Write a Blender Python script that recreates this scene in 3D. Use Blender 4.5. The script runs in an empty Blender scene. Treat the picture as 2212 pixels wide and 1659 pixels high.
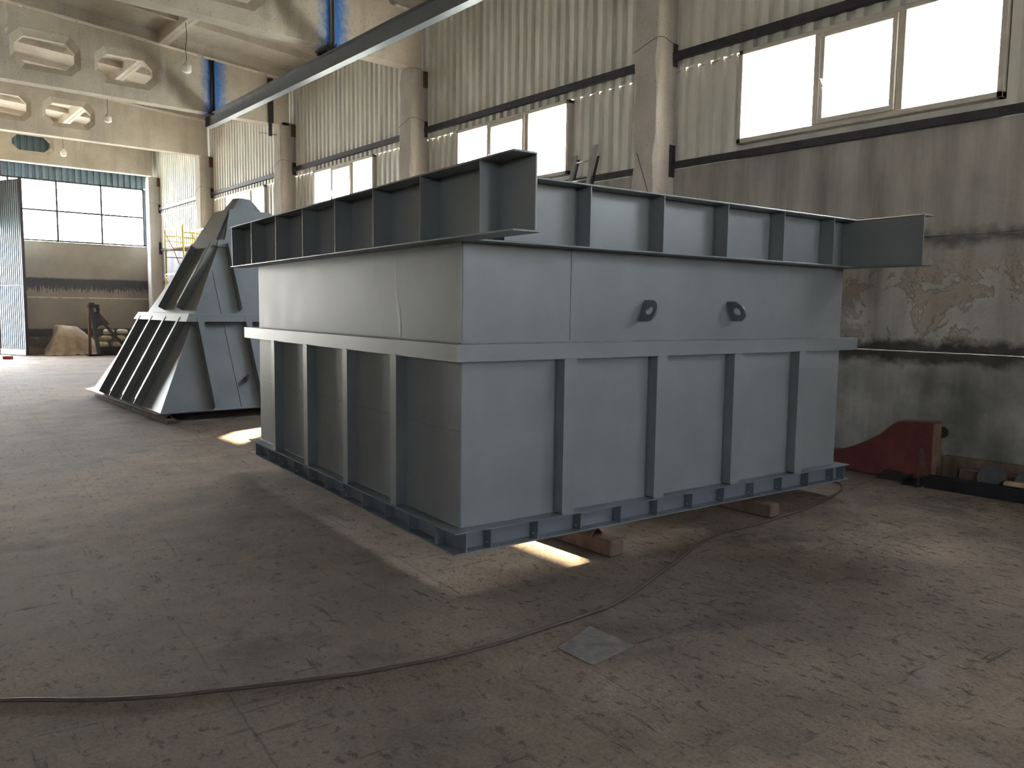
import bpy, bmesh, math, random
from mathutils import Vector, Matrix, noise
random.seed(7)
C = bpy.context.scene.collection
sc = bpy.context.scene
PI = math.pi

# ------------------------------------------------------------ camera
F_PX, YAW, PITCH, ROLL = 1701.456, 0.699807, 0.093167, 0.012714
fw = Vector((math.sin(YAW)*math.cos(PITCH), math.cos(YAW)*math.cos(PITCH), -math.sin(PITCH)))
rt = Vector((math.cos(YAW), -math.sin(YAW), 0)); up = rt.cross(fw)
r2 = rt*math.cos(ROLL) + up*math.sin(ROLL); u2 = -rt*math.sin(ROLL) + up*math.cos(ROLL)
cam = bpy.data.cameras.new('camera'); cam.sensor_width = 36; cam.lens = 36*F_PX/2212
cam.clip_start = 0.05; cam.clip_end = 600
cam_o = bpy.data.objects.new('camera', cam); C.objects.link(cam_o)
M = Matrix((r2, u2, -fw)).transposed().to_4x4(); M.translation = Vector((0, 0, 1.7))
cam_o.matrix_world = M
sc.camera = cam_o

# ------------------------------------------------------------ light
SUN_AZ, SUN_EL = math.radians(47.6), math.radians(32.5)
w = bpy.data.worlds.new('sky'); sc.world = w; w.use_nodes = True
nt = w.node_tree; bg = nt.nodes['Background']
sky = nt.nodes.new('ShaderNodeTexSky'); sky.sky_type = 'NISHITA'; sky.sun_disc = False
sky.sun_elevation = SUN_EL; sky.sun_rotation = PI/2 - SUN_AZ; sky.air_density = 1.3; sky.dust_density = 3.0; sky.ozone_density = 1.0
mixw = nt.nodes.new('ShaderNodeMixRGB'); mixw.inputs[0].default_value = 0.45; mixw.inputs[2].default_value = (9.0, 9.5, 10.3, 1)
nt.links.new(sky.outputs[0], mixw.inputs[1]); nt.links.new(mixw.outputs[0], bg.inputs[0])
bg.inputs[1].default_value = 1.05
sun = bpy.data.lights.new('sun', 'SUN'); sun.energy = 12; sun.angle = math.radians(0.9); sun.color = (1, 0.75, 0.46)
so = bpy.data.objects.new('sun', sun); C.objects.link(so)
sd = Vector((math.cos(SUN_EL)*math.cos(SUN_AZ), math.cos(SUN_EL)*math.sin(SUN_AZ), math.sin(SUN_EL)))
so.rotation_euler = sd.to_track_quat('Z', 'Y').to_euler(); so.location = (30, 35, 30)
def portal(loc, look, sx, sy):
    l = bpy.data.lights.new('window_portal', 'AREA'); l.shape = 'RECTANGLE'; l.size = sx; l.size_y = sy; l.cycles.is_portal = True
    o = bpy.data.objects.new('window_portal', l); C.objects.link(o); o.location = loc
    o.rotation_euler = Vector(look).to_track_quat('-Z', 'Z').to_euler()
WIN = [(-21.0, -18.0), (-15.0, -12.0), (-9.0, -6.0), (-3.0, 0.02), (3.0, 6.03), (9.1, 12.07), (15.08, 17.9), (20.82, 23.65)]  # rearmost bays, out of view, added for more bounced sun
for a, b in WIN: portal((8.9, (a+b)/2, 4.42), (-1, 0, 0), b-a, 1.2)
portal((6.2, 31.6, 4.91), (0, -1, 0), 4.7, 2.1)
portal((1.9, 31.6, 2.1), (0, -1, 0), 3.9, 4.2)
portal((7.1, -24.2, 4.5), (0, 1, 0), 3.0, 3.0)  # unseen opening added in the near wall for light from behind
for y in (-7.5,): portal((-9.5, y, 4.55), (1, 0, 0), 3, 1.3)  # unseen high opening added in the left wall for fill light
sc.view_settings.view_transform = 'Standard'; sc.view_settings.look = 'None'; sc.view_settings.gamma = 1
sc.view_settings.use_curve_mapping = False; sc.view_settings.exposure = 2.88
sc.cycles.max_bounces = 9; sc.cycles.diffuse_bounces = 6; sc.cycles.glossy_bounces = 4; sc.cycles.transparent_max_bounces = 12
sc.cycles.sample_clamp_indirect = 8.0; sc.cycles.caustics_reflective = False; sc.cycles.caustics_refractive = False

# ------------------------------------------------------------ materials
def srgb(r, g, b):
    f = lambda c: (c/255/12.92) if c/255 <= .04045 else ((c/255+.055)/1.055)**2.4
    return (f(r), f(g), f(b), 1)
class NT:
    def __init__(s, name):
        s.m = bpy.data.materials.new(name); s.m.use_nodes = True; s.t = s.m.node_tree
        s.p = s.t.nodes['Principled BSDF']; s.n = s.t.nodes; s.l = s.t.links
        s.tc = s.n.new('ShaderNodeTexCoord')
    def coord(s, scale=(1, 1, 1), rotz=0.0, kind='Object'):
        mp = s.n.new('ShaderNodeMapping'); mp.inputs['Scale'].default_value = scale
        if rotz:
            r = s.n.new('ShaderNodeVectorRotate'); r.rotation_type = 'Z_AXIS'; r.inputs['Angle'].default_value = rotz
            s.l.new(s.tc.outputs[kind], r.inputs['Vector']); s.l.new(r.outputs[0], mp.inputs[0])
        else: s.l.new(s.tc.outputs[kind], mp.inputs[0])
        return mp.outputs[0]
    def noise(s, scale, detail=4, rough=.55, vec=None, dist=0.0):
        n = s.n.new('ShaderNodeTexNoise'); n.inputs['Scale'].default_value = scale; n.inputs['Detail'].default_value = detail
        n.inputs['Roughness'].default_value = rough; n.inputs['Distortion'].default_value = dist
        s.l.new(vec if vec is not None else s.coord(), n.inputs['Vector']); return n.outputs['Fac']
    def ramp(s, fac, stops):
        r = s.n.new('ShaderNodeValToRGB'); e = r.color_ramp.elements
        e[0].position, e[0].color = stops[0]; e[1].position, e[1].color = stops[-1]
        for p, c in stops[1:-1]: x = e.new(p); x.color = c
        s.l.new(fac, r.inputs[0]); return r.outputs[0]
    def bw(s, fac, a, b): return s.ramp(fac, [(a, (0, 0, 0, 1)), (b, (1, 1, 1, 1))])
    def mix(s, fac, a, b, mode='MIX'):
        m = s.n.new('ShaderNodeMixRGB'); m.blend_type = mode
        for i, v in ((0, fac), (1, a), (2, b)):
            if isinstance(v, (int, float)): m.inputs[i].default_value = v
            elif isinstance(v, tuple): m.inputs[i].default_value = v
            else: s.l.new(v, m.inputs[i])
        return m.outputs[0]
    def math(s, op, a, b=0.0, clamp=False):
        m = s.n.new('ShaderNodeMath'); m.operation = op; m.use_clamp = clamp
        for i, v in ((0, a), (1, b)):
            if isinstance(v, (int, float)): m.inputs[i].default_value = v
            else: s.l.new(v, m.inputs[i])
        return m.outputs[0]
    def xyz(s, kind='Object'):
        x = s.n.new('ShaderNodeSeparateXYZ'); s.l.new(s.tc.outputs[kind], x.inputs[0]); return x.outputs
    def band(s, v, lo, hi, soft):          # 1 between lo and hi, soft edges
        a = s.math('DIVIDE', s.math('SUBTRACT', v, lo-soft/2), soft, True); b = s.math('DIVIDE', s.math('SUBTRACT', hi+soft/2, v), soft, True)
        return s.math('MULTIPLY', s.math('MAXIMUM', s.math('MINIMUM', a, 1), 0), s.math('MAXIMUM', s.math('MINIMUM', b, 1), 0))
    def bump(s, h, strength=.3, dist=.02):
        b = s.n.new('ShaderNodeBump'); b.inputs['Strength'].default_value = strength; b.inputs['Distance'].default_value = dist
        s.l.new(h, b.inputs['Height']); s.l.new(b.outputs[0], s.p.inputs['Normal'])
    def set(s, color=None, rough=None, metal=None, spec=None):
        for k, v in (('Base Color', color), ('Roughness', rough), ('Metallic', metal), ('Specular IOR Level', spec)):
            if v is None: continue
            if isinstance(v, (int, float, tuple)): s.p.inputs[k].default_value = v
            else: s.l.new(v, s.p.inputs[k])
        return s.m

def m_paint(name, col, rough=.36, dents=0.0, spec=.5):
    s = NT(name); n = s.noise(3.0, 3); f = s.noise(160, 2)
    c = s.mix(s.bw(n, .35, .7), tuple(x*.93 for x in col[:3])+(1,), tuple(x*1.06 for x in col[:3])+(1,))
    s.set(c, s.math('ADD', s.math('MULTIPLY', n, .14), rough-.07), 0.0, spec)
    h = s.math('MULTIPLY', f, .05)
    if dents:
        v = s.noise(5, 4, .6, s.coord((1, 1, .28)), .6); pk = s.bw(v, .60, .74)
        h = s.math('ADD', h, s.math('MULTIPLY', s.math('MULTIPLY', pk, s.noise(60, 3)), dents))
        h = s.math('ADD', h, s.math('MULTIPLY', s.noise(1.6, 2), dents*.8))
    s.bump(h, .35, .004); return s.m
GREY = srgb(112, 117, 121)
paint = m_paint('grey_paint', GREY, .37)
paint_gloss = m_paint('grey_paint_satin', GREY, .33, .25, .5)
paint_dent = m_paint('grey_paint_dented', GREY, .47, 1.6, .25)
paint_dark = m_paint('dark_grey_paint', srgb(98, 104, 112), .38)

def m_concrete(name, a, b, bump=.5, blue=False, kind='beam'):
    s = NT(name); n1 = s.noise(1.1, 6, .62); n2 = s.noise(14, 6, .65); st = s.noise(3, 5, .6, s.coord((1, 1, .15)))
    c = s.mix(s.bw(n1, .3, .72), a, b); c = s.mix(s.math('MULTIPLY', s.bw(st, .5, .75), .45), c, tuple(x*.55 for x in a[:3])+(1,))
    pits = s.bw(s.noise(38, 2, .5), .30, .38)
    c = s.mix(s.math('MULTIPLY', s.math('SUBTRACT', 1, pits), .55), c, tuple(x*.3 for x in a[:3])+(1,))
    if blue:
        x = s.xyz(); nn = s.math('MULTIPLY', s.math('SUBTRACT', s.noise(9, 4), .5), .28)
        m = s.band(s.math('ADD', x[0], nn), 6.60, 7.03, .26); up_ = s.bw(s.math('ADD', s.math('MULTIPLY', x[2], .2), s.math('MULTIPLY', n2, .3)), 1.2, 1.45)
        c = s.mix(s.math('MULTIPLY', m, .92), c, srgb(38, 122, 214))
    s.set(c, .88, 0, .25)
    s.bump(s.math('ADD', s.math('MULTIPLY', n2, .7), s.math('MULTIPLY', pits, .5)), bump, .012); return s.m
beam_mat = m_concrete('beam_concrete', srgb(186, 178, 164), srgb(214, 206, 192))
beam_blue = m_concrete('beam_concrete_blue_spray', srgb(186, 178, 164), srgb(214, 206, 192), blue=True)
col_mat = m_concrete('column_concrete', srgb(172, 166, 158), srgb(200, 194, 186), .8)
slab_mat = m_concrete('slab_concrete', srgb(190, 183, 172), srgb(208, 201, 190), .25)

def m_wall():
    s = NT('wall_concrete'); x = s.xyz(); n1 = s.noise(.9, 7, .62); n2 = s.noise(11, 7, .7); st = s.noise(3.2, 6, .6, s.coord((1, 1, .12)))
    c = s.mix(s.bw(n1, .3, .7), srgb(160, 156, 154), srgb(190, 185, 179))
    c = s.mix(s.math('MULTIPLY', s.bw(st, .42, .72), .55), c, srgb(84, 77, 74))
    wob = s.math('MULTIPLY', s.math('SUBTRACT', s.noise(4.5, 5, .6), .5), .34)
    z = s.math('ADD', x[2], wob)
    peel = s.math('MULTIPLY', s.bw(s.noise(2.3, 8, .7, None, .4), .5, .53), s.band(z, 1.3, 2.25, .3))
    c = s.mix(s.math('MULTIPLY', peel, .55), c, srgb(150, 134, 118))
    dk = s.math('MAXIMUM', s.band(z, 1.20, 1.42, .10), s.math('MULTIPLY', s.band(z, 2.46, 2.58, .10), .75))
    c = s.mix(s.math('MULTIPLY', dk, .85), c, srgb(44, 42, 40))
    damp = s.math('MULTIPLY', s.band(z, -.5, 1.15, .5), s.bw(s.noise(.8, 5, .6), .38, .62))
    c = s.mix(s.math('MULTIPLY', damp, .7), c, srgb(62, 66, 54))
    jz = s.math('MAXIMUM', s.band(x[2], 1.303, 1.317, .008), s.band(x[2], 2.523, 2.537, .008))
    c = s.mix(jz, c, srgb(30, 28, 26))
    s.set(c, .9, 0, .2)
    s.bump(s.math('ADD', s.math('ADD', s.math('MULTIPLY', n2, 1.0), s.math('MULTIPLY', peel, .8)), s.math('MULTIPLY', s.math('SUBTRACT', 1, jz), 1.0)), .8, .015)
    return s.m
wall_mat = m_wall()
def m_endwall():
    s = NT('end_wall_concrete'); x = s.xyz(); n1 = s.noise(.7, 6, .6); n2 = s.noise(9, 6, .7)
    c = s.mix(s.bw(n1, .3, .7), srgb(128, 120, 112), srgb(152, 143, 133))
    dr = s.math('MULTIPLY', s.math('SUBTRACT', s.noise(26, 3, .6, s.coord((1, 1, .1))), .35), .9)
    z = s.math('ADD', x[2], s.math('MULTIPLY', s.math('SUBTRACT', n2, .5), .08))
    b1 = s.band(s.math('ADD', z, s.math('MAXIMUM', dr, 0)), 2.37, 2.9, .05); b1 = s.math('MULTIPLY', b1, s.band(z, 1.9, 2.62, .05))
    x2 = s.bw(s.noise(1.2, 3), .40, .44)
    b2 = s.math('MULTIPLY', s.band(z, .58, .86, .05), .95)
    b3 = s.math('MULTIPLY', s.band(z, .0, .86, .05), s.math('MULTIPLY', x2, .55))
    b = s.math('MAXIMUM', b1, s.math('MAXIMUM', b2, b3))
    c = s.mix(s.math('MULTIPLY', b, .85), c, srgb(58, 60, 70))
    jl = s.band(z, 1.93, 1.97, .01); c = s.mix(s.math('MULTIPLY', jl, s.bw(n2, .35, .5)), c, srgb(196, 182, 164))
    s.set(c, .9, 0, .2); s.bump(n2, .5, .015); return s.m
endwall_mat = m_endwall()

def m_floor():
    s = NT('floor_concrete'); R = 0.087
    big = s.noise(.28, 4, .6); mid = s.noise(1.4, 7, .66); fine = s.noise(48, 6, .75); rough_n = s.noise(17, 7, .72, s.coord((1, .6, 1), R), .3)
    lx = s.noise(11, 6, .7, s.coord((.14, 1.3, 1), R), .25); ly = s.noise(11, 6, .7, s.coord((1.2, .10, 1), R), .25)
    gx = s.bw(lx, .31, .38); gy = s.bw(ly, .30, .37)
    g = s.math('MULTIPLY', gx, gy)
    c = s.mix(s.bw(mid, .28, .72), srgb(98, 85, 75), srgb(148, 131, 114))
    c = s.mix(s.math('MULTIPLY', s.math('SUBTRACT', 1, s.bw(fine, .38, .56)), .38), c, srgb(58, 50, 45))
    c = s.mix(s.math('MULTIPLY', s.bw(big, .42, .62), .55), c, srgb(108, 98, 93))
    c = s.mix(s.math('MULTIPLY', s.bw(s.noise(.9, 5, .65, None, .5), .56, .68), .5), c, srgb(58, 56, 55))
    c = s.mix(s.math('MULTIPLY', s.bw(s.noise(2.2, 6, .6), .60, .72), .25), c, srgb(150, 146, 140))
    c = s.mix(s.math('MULTIPLY', s.math('SUBTRACT', 1, g), .7), c, srgb(40, 36, 33))
    pit = s.bw(rough_n, .35, .43); c = s.mix(s.math('MULTIPLY', s.math('SUBTRACT', 1, pit), .6), c, srgb(48, 43, 40))
    # slab joints, thin and slightly wandering
    xr = s.n.new('ShaderNodeVectorRotate'); xr.rotation_type = 'Z_AXIS'; xr.inputs['Angle'].default_value = R
    s.l.new(s.tc.outputs['Object'], xr.inputs['Vector']); sp = s.n.new('ShaderNodeSeparateXYZ'); s.l.new(xr.outputs[0], sp.inputs[0])
    wob = s.math('MULTIPLY', s.math('SUBTRACT', s.noise(3, 4), .5), .05)
    def joint(v, per, off):  # narrow saw-cut lines
        q = s.math('FRACT', s.math('DIVIDE', s.math('ADD', s.math('ADD', v, wob), 100+off), per)); d = s.math('ABSOLUTE', s.math('SUBTRACT', q, .5))
        return s.bw(s.math('MULTIPLY', d, per), .002, .007)
    j = s.math('MULTIPLY', joint(sp.outputs[0], 1.5, .35), joint(sp.outputs[1], 3.0, .2))
    c = s.mix(s.math('MULTIPLY', s.math('SUBTRACT', 1, j), s.math('MULTIPLY', s.bw(s.noise(1.1, 3), .4, .6), .4)), c, srgb(36, 33, 31))
    s.set(c, s.math('ADD', s.math('MULTIPLY', mid, .2), .7), 0, .2)
    h = s.math('ADD', s.math('MULTIPLY', fine, .9), s.math('ADD', s.math('MULTIPLY', pit, .55), s.math('ADD', s.math('MULTIPLY', g, .6), s.math('MULTIPLY', j, .2))))
    h = s.math('ADD', h, s.math('MULTIPLY', rough_n, 1.0))
    s.bump(h, .9, .018); return s.m
floor_mat = m_floor()

def m_simple(name, col, rough=.6, metal=0.0, var=.25, scale=8, bump=.15, spec=.4, stretch=(1, 1, 1)):
    s = NT(name); n = s.noise(scale, 5, .6, s.coord(stretch))
    c = s.mix(s.bw(n, .3, .7), tuple(x*(1-var) for x in col[:3])+(1,), tuple(min(1, x*(1+var)) for x in col[:3])+(1,))
    s.set(c, rough, metal, spec); s.bump(n, bump, .01); return s.m
galv = m_simple('galvanised_sheet', srgb(222, 221, 214), .5, .1, .18, 2.5, .04, stretch=(1, 1, .2))
galv_blue = m_simple('blue_grey_sheet', srgb(122, 140, 152), .5, .3, .12, 3, .04)
dark_steel = m_simple('dark_steel', srgb(62, 60, 66), .55, .3, .3, 7)
black_steel = m_simple('black_oily_steel', srgb(44, 43, 46), .5, .4, .3, 9)
rail_mat = m_simple('rail_grey_paint', srgb(108, 112, 120), .42, .1, .12, 4, .05)
rust = m_simple('rusty_steel', srgb(100, 76, 64), .7, .2, .4, 10, .4)
rust_red = m_simple('red_brown_primer', srgb(104, 52, 50), .6, .0, .3, 4)
wood = m_simple('old_timber', srgb(100, 84, 74), .8, 0, .4, 9, .6, .2, (1, 1, .3))
wood_pale = m_simple('pale_timber', srgb(168, 146, 118), .8, 0, .3, 9, .6, .2)
frame_mat = m_simple('window_plastic', srgb(196, 190, 180), .45, 0, .12, 6, .05)
white_mat = m_simple('white_enamel', srgb(226, 222, 212), .35, 0, .05)
yellow = m_simple('yellow_paint', srgb(196, 178, 58), .5, 0, .15)
red_tube = m_simple('red_brace_paint', srgb(140, 52, 46), .5, 0, .2)
alu = m_simple('aluminium', srgb(176, 178, 182), .35, .8, .1)
hose = m_simple('brown_hose', srgb(66, 53, 46), .6, 0, .2)
canvas = m_simple('canvas', srgb(158, 142, 122), .9, 0, .25, 5, .5)
sack = m_simple('sack_cloth', srgb(172, 162, 138), .9, 0, .3, 9, .5)
brick = m_simple('red_brick', srgb(140, 74, 62), .85, 0, .2)
plate_mat = m_simple('worn_steel_plate', srgb(112, 108, 104), .5, .5, .35, 14, .3)
soil = m_simple('yard_ground', srgb(168, 174, 168), .95, 0, .2, .4)
leaf = m_simple('tree_leaf', srgb(122, 142, 112), .8, 0, .3, 3)
bark = m_simple('tree_bark', srgb(110, 96, 80), .9, 0, .3, 6)
gap_pale = m_simple('pale_mortar', srgb(226, 218, 200), .85, 0, .1, 12, .3)  # pale colour standing in for light in the gap over the beams
grey_block = m_simple('grey_counterweight', srgb(76, 78, 82), .6, .2, .25, 12)
def m_glass():
    s = NT('window_glass'); t = s.t; t.nodes.remove(s.p)
    tr = s.n.new('ShaderNodeBsdfTransparent'); tr.inputs[0].default_value = (.95, .97, .97, 1)
    gl = s.n.new('ShaderNodeBsdfGlossy'); gl.inputs['Roughness'].default_value = .03
    mx = s.n.new('ShaderNodeMixShader'); mx.inputs[0].default_value = .06
    s.l.new(tr.outputs[0], mx.inputs[1]); s.l.new(gl.outputs[0], mx.inputs[2]); s.l.new(mx.outputs[0], s.n['Material Output'].inputs[0])
    return s.m
glass = m_glass()
def m_lampglass():
    s = NT('lamp_glass'); s.set((.93, .92, .88, 1), .2, 0, .5); return s.m
lampglass = m_lampglass()

# ------------------------------------------------------------ mesh helpers
class MB:
    def __init__(s): s.v = []; s.f = []; s.sm = []
    def add(s, vs, fs, smooth=False):
        o = len(s.v); s.v += [tuple(v) for v in vs]; s.f += [tuple(i+o for i in f) for f in fs]; s.sm += [smooth]*len(fs); return s
    def box(s, x0, x1, y0, y1, z0, z1):
        return s.add([(x0,y0,z0),(x1,y0,z0),(x1,y1,z0),(x0,y1,z0),(x0,y0,z1),(x1,y0,z1),(x1,y1,z1),(x0,y1,z1)],
                     [(0,3,2,1),(4,5,6,7),(0,1,5,4),(1,2,6,5),(2,3,7,6),(3,0,4,7)])
    def hexa(s, b, t):       # bottom quad, top quad (4 pts each, counter-clockwise seen from above)
        return s.add(list(b)+list(t), [(0,3,2,1),(4,5,6,7),(0,1,5,4),(1,2,6,5),(2,3,7,6),(3,0,4,7)])
    def beam(s, a, b, wx, wz, upv=(0, 0, 1)):       # box bar from a to b
        a = Vector(a); b = Vector(b); d = (b-a).normalized(); x = d.cross(Vector(upv))
        if x.length < 1e-4: x = Vector((1, 0, 0))
        x.normalize(); z = x.cross(d); x *= wx/2; z *= wz/2
        q = lambda p: [p-x-z, p+x-z, p+x+z, p-x+z]
        return s.add(q(a)+q(b), [(0,1,2,3),(7,6,5,4),(0,4,5,1),(1,5,6,2),(2,6,7,3),(3,7,4,0)])
    def tube(s, pts, r, n=10, closed=False):
        pts = [Vector(p) for p in pts]; rings = []; prev = None
        for i, p in enumerate(pts):
            t = (pts[min(i+1, len(pts)-1)]-pts[max(i-1, 0)]).normalized()
            x = t.cross(Vector((0, 0, 1))) if prev is None else prev - t*prev.dot(t)
            if x.length < 1e-4: x = t.cross(Vector((1, 0, 0)))
            x.normalize(); prev = x; y = t.cross(x); rr = r[i] if isinstance(r, (list, tuple)) else r
            rings.append([p + (x*math.cos(2*PI*k/n)+y*math.sin(2*PI*k/n))*rr for k in range(n)])
        vs = [v for R in rings for v in R]; fs = []
        for i in range(len(rings)-1):
            for k in range(n): fs.append((i*n+k, i*n+(k+1) % n, (i+1)*n+(k+1) % n, (i+1)*n+k))
        s.add(vs, fs, True); o = len(s.v)-len(vs)
        s.f += [tuple(o+k for k in range(n))[::-1], tuple(o+len(vs)-n+k for k in range(n))]; s.sm += [False, False]; return s
    def lathe(s, prof, c=(0, 0, 0), n=20):
        vs = []; fs = []
        for r, z in prof:
            for k in range(n): vs.append((c[0]+r*math.cos(2*PI*k/n), c[1]+r*math.sin(2*PI*k/n), c[2]+z))
        for i in range(len(prof)-1):
            for k in range(n): fs.append((i*n+k, i*n+(k+1) % n, (i+1)*n+(k+1) % n, (i+1)*n+k))
        return s.add(vs, fs, True)
    def prism(s, poly, f0, f1):     # polygon (2-D), two mapping functions to 3-D
        n = len(poly); a = [f0(*p) for p in poly]; b = [f1(*p) for p in poly]
        return s.add(a+b, [tuple(range(n))[::-1], tuple(range(n, 2*n))] + [(i, (i+1) % n, n+(i+1) % n, n+i) for i in range(n)])
    def obj(s, name, mat, parent=None, bevel=0.0, **kw):
        me = bpy.data.meshes.new(name); me.from_pydata([tuple(v) for v in s.v], [], s.f); me.update()
        for p, q in zip(me.polygons, s.sm): p.use_smooth = q
        bm = bmesh.new(); bm.from_mesh(me); bmesh.ops.recalc_face_normals(bm, faces=bm.faces); bm.to_mesh(me); bm.free()
        me.materials.append(mat); o = bpy.data.objects.new(name, me); C.objects.link(o); o.parent = parent
        if bevel:
            b = o.modifiers.new('edge', 'BEVEL'); b.width = bevel; b.segments = 1; b.limit_method = 'ANGLE'; b.angle_limit = .7
        for k, v in kw.items(): o[k] = v
        return o
def thing(name, label, cat, loc=(0, 0, 0), rz=0.0, group=None):
    o = bpy.data.objects.new(name, None); C.objects.link(o); o.location = loc; o.rotation_euler = (0, 0, rz); o.empty_display_size = .2
    o['label'] = label; o['category'] = cat
    if group: o['group'] = group
    return o
def tag(o, label, cat, group=None):
    o['label'] = label; o['category'] = cat
    if group: o['group'] = group
    return o
def struct(o): o['kind'] = 'structure'; return o
def holed_plate(outer, holes, to3, thick):
    """flat plate: outer polygon and hole polygons (2-D); to3(x, y, t) gives 3-D, t = 0 front, 1 back"""
    bm = bmesh.new(); loops = []
    for t in (0, 1):
        edges = []; ls = []
        for poly in [outer]+holes:
            vs = [bm.verts.new(to3(p[0], p[1], t)) for p in poly]; ls.append(vs)
            for i in range(len(vs)): edges.append(bm.edges.new((vs[i], vs[(i+1) % len(vs)])))
        bmesh.ops.triangle_fill(bm, use_beauty=True, use_dissolve=False, edges=edges); loops.append(ls)
    for a, b in zip(*loops):
        for i in range(len(a)): bm.faces.new((a[i], a[(i+1) % len(a)], b[(i+1) % len(a)], b[i]))
    bm.normal_update(); bm.verts.index_update(); bm.verts.ensure_lookup_table()
    mb = MB(); mb.add([v.co.copy() for v in bm.verts], [tuple(v.index for v in f.verts) for f in bm.faces]); bm.free(); return mb
def circ(cx, cy, r, n=14): return [(cx+r*math.cos(2*PI*k/n), cy+r*math.sin(2*PI*k/n)) for k in range(n)]

# ------------------------------------------------------------ the hall
XW, XF = 8.82, 8.42            # face of the right wall, face of its columns
YB = 31.35                     # far end wall
XL = -9.4; YR = -24.0
ztop = lambda x: 7.28 + (8.42-max(x, -.4))*.0697 - max(0, -.4-x)*.0697
struct(MB().box(XL-.3, XW+.3, YR-.3, YB+.3, -.3, 0).obj('floor', floor_mat))
g = MB(); g.add([(-260,-260,-.06),(260,-260,-.06),(260,260,-.06),(-260,260,-.06)], [(0,1,2,3)]); struct(g.obj('ground', soil))
# right wall: three courses of precast panels below, profiled sheet above
mb = MB()
for z0, z1 in ((0, 1.305), (1.315, 2.525), (2.535, 3.66)): mb.box(XW, XW+.25, YR, YB+.3, z0, z1)
struct(mb.obj('wall_right', wall_mat))
def sheet(mb, a, b, z0, z1, put, pitch=.2, dep=.06, lap=None):
    prof = []; y = a
    while y < b - 1e-6:
        for dy, d in ((0, 0), (.055, 0), (.075, dep), (.165, dep), (.185, 0)):
            k = dy*pitch/.2
            if y+k < b: prof.append((y+k, d))
        y += pitch
    prof.append((b, 0)); o = len(prof)
    mb.add([put(p, d, z0) for p, d in prof]+[put(p, d, z1) for p, d in prof], [(i, i+1, o+i+1, o+i) for i in range(o-1)])
putR = lambda y, d, z: (XW+.04-d, y, z)
mb = MB(); edge = [YR]
zw0, zw1 = 3.84, 4.98
for a, b in WIN:
    sheet(mb, edge[-1], a, 3.7, zw1, putR); edge.append(b)
sheet(mb, edge[-1], YB+.2, 3.7, zw1, putR); sheet(mb, YR, YB+.2, zw1, 8.3, putR); mb.box(XW+.03, XW+.05, YR, YB, 3.62, zw0+.01); mb.box(XW-.008, XW+.06, YR, YB, zw1-.012, zw1+.012)  # last strip added to block sun leaking between the sheet courses
cl = struct(mb.obj('wall_right_cladding', galv))
# girts and sill angle
mb = MB()
ys = [YR, 7.07]+[13.1, 19.03, 24.87, 30.2]
for i in range(5):
    mb.box(XW-.1, XW-.01, ys[i]+(.42 if i else 0), ys[i+1], 5.10, 5.20)
    mb.box(XW-.06, XW-.01, ys[i]+(.42 if i else 0), ys[i+1], 3.665, 3.755)
struct(mb.obj('trim_1', dark_steel))
# windows
MUL = {4: (4.01, 4.97), 5: (10.09, 11.12), 6: (15.99, 16.98), 7: (21.7, 22.68)}
for i, (a, b) in enumerate(WIN):
    m1, m2 = MUL.get(i, (a+1.0, a+2.0)); e = struct(thing('window_%d' % (i+1), '', '')); del e['label']; del e['category']
    e.location = (XW-.03, a, zw0)
    z1 = zw1-zw0; f = MB(); x0, x1 = -.05, .10
    f.box(x0, x1, 0, b-a, 0, .06); f.box(x0, x1, 0, b-a, z1-.06, z1); f.box(x0, x1, 0, .06, 0, z1); f.box(x0, x1, b-a-.06, b-a, 0, z1)
    for m in (m1-a, m2-a): f.box(x0, x1, m-.04, m+.04, .06, z1-.06)
    f.obj('window_frame', frame_mat, e, .006)
    ca, cb = m1-a+.04, m2-a-.04; s_ = MB()       # opening sash in the middle
    s_.box(x0-.02, x1-.01, ca, cb, .06, .12); s_.box(x0-.02, x1-.01, ca, cb, z1-.12, z1-.06); s_.box(x0-.02, x1-.01, ca, ca+.06, .12, z1-.12); s_.box(x0-.02, x1-.01, cb-.06, cb, .12, z1-.12)
    sh = s_.obj('window_sash', frame_mat, e, .006)
    h = MB(); h.box(x0-.05, x0-.02, cb-.04, cb-.02, .52, .56); h.beam((x0-.05, cb-.03, .55), (x0-.055, cb-.075, .45), .016, .02); h.obj('window_handle', frame_mat, sh)
    for p0, p1, q0, q1 in ((.05, m1-a-.03, .05, z1-.05), (ca+.05, cb-.05, .11, z1-.11), (m2-a+.03, b-a-.05, .05, z1-.05)):
        MB().box(.02, .026, p0, p1, q0, q1).obj('pane', glass, e)
# far end wall
GX0, GX1 = 0.0, 3.85            # gate opening
mb = MB(); mb.box(XL, GX0, YB, YB+.3, 0, 8.6); mb.box(GX0, GX1, YB, YB+.3, 4.2, 8.6); mb.box(GX1, XW+.2, YB, YB+.3, 0, 3.86); struct(mb.obj('wall_far', endwall_mat))
mb = MB(); putE = lambda x, d, z: (x, YB+.04-d, z)
sheet(mb, GX1, XW, 5.96, 8.6, putE); sheet(mb, 8.56, XW, 3.86, 5.96, putE, .13)
struct(mb.obj('wall_far_cladding', galv_blue))
e = thing('window_9', '', ''); del e['label']; del e['category']; struct(e); e.location = (0, YB, 0)
f = MB(); wx0, wx1, wz0, wz1 = GX1+.02, 8.55, 3.87, 5.96
f.box(wx0, wx1, -.03, .05, wz0, wz0+.05); f.box(wx0, wx1, -.03, .05, wz1-.05, wz1); f.box(wx0, wx0+.05, -.03, .05, wz0, wz1); f.box(wx1-.05, wx1, -.03, .05, wz0, wz1)
for m in (4.3, 5.72, 7.12): f.box(m-.028, m+.028, -.03, .05, wz0, wz1)
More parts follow.
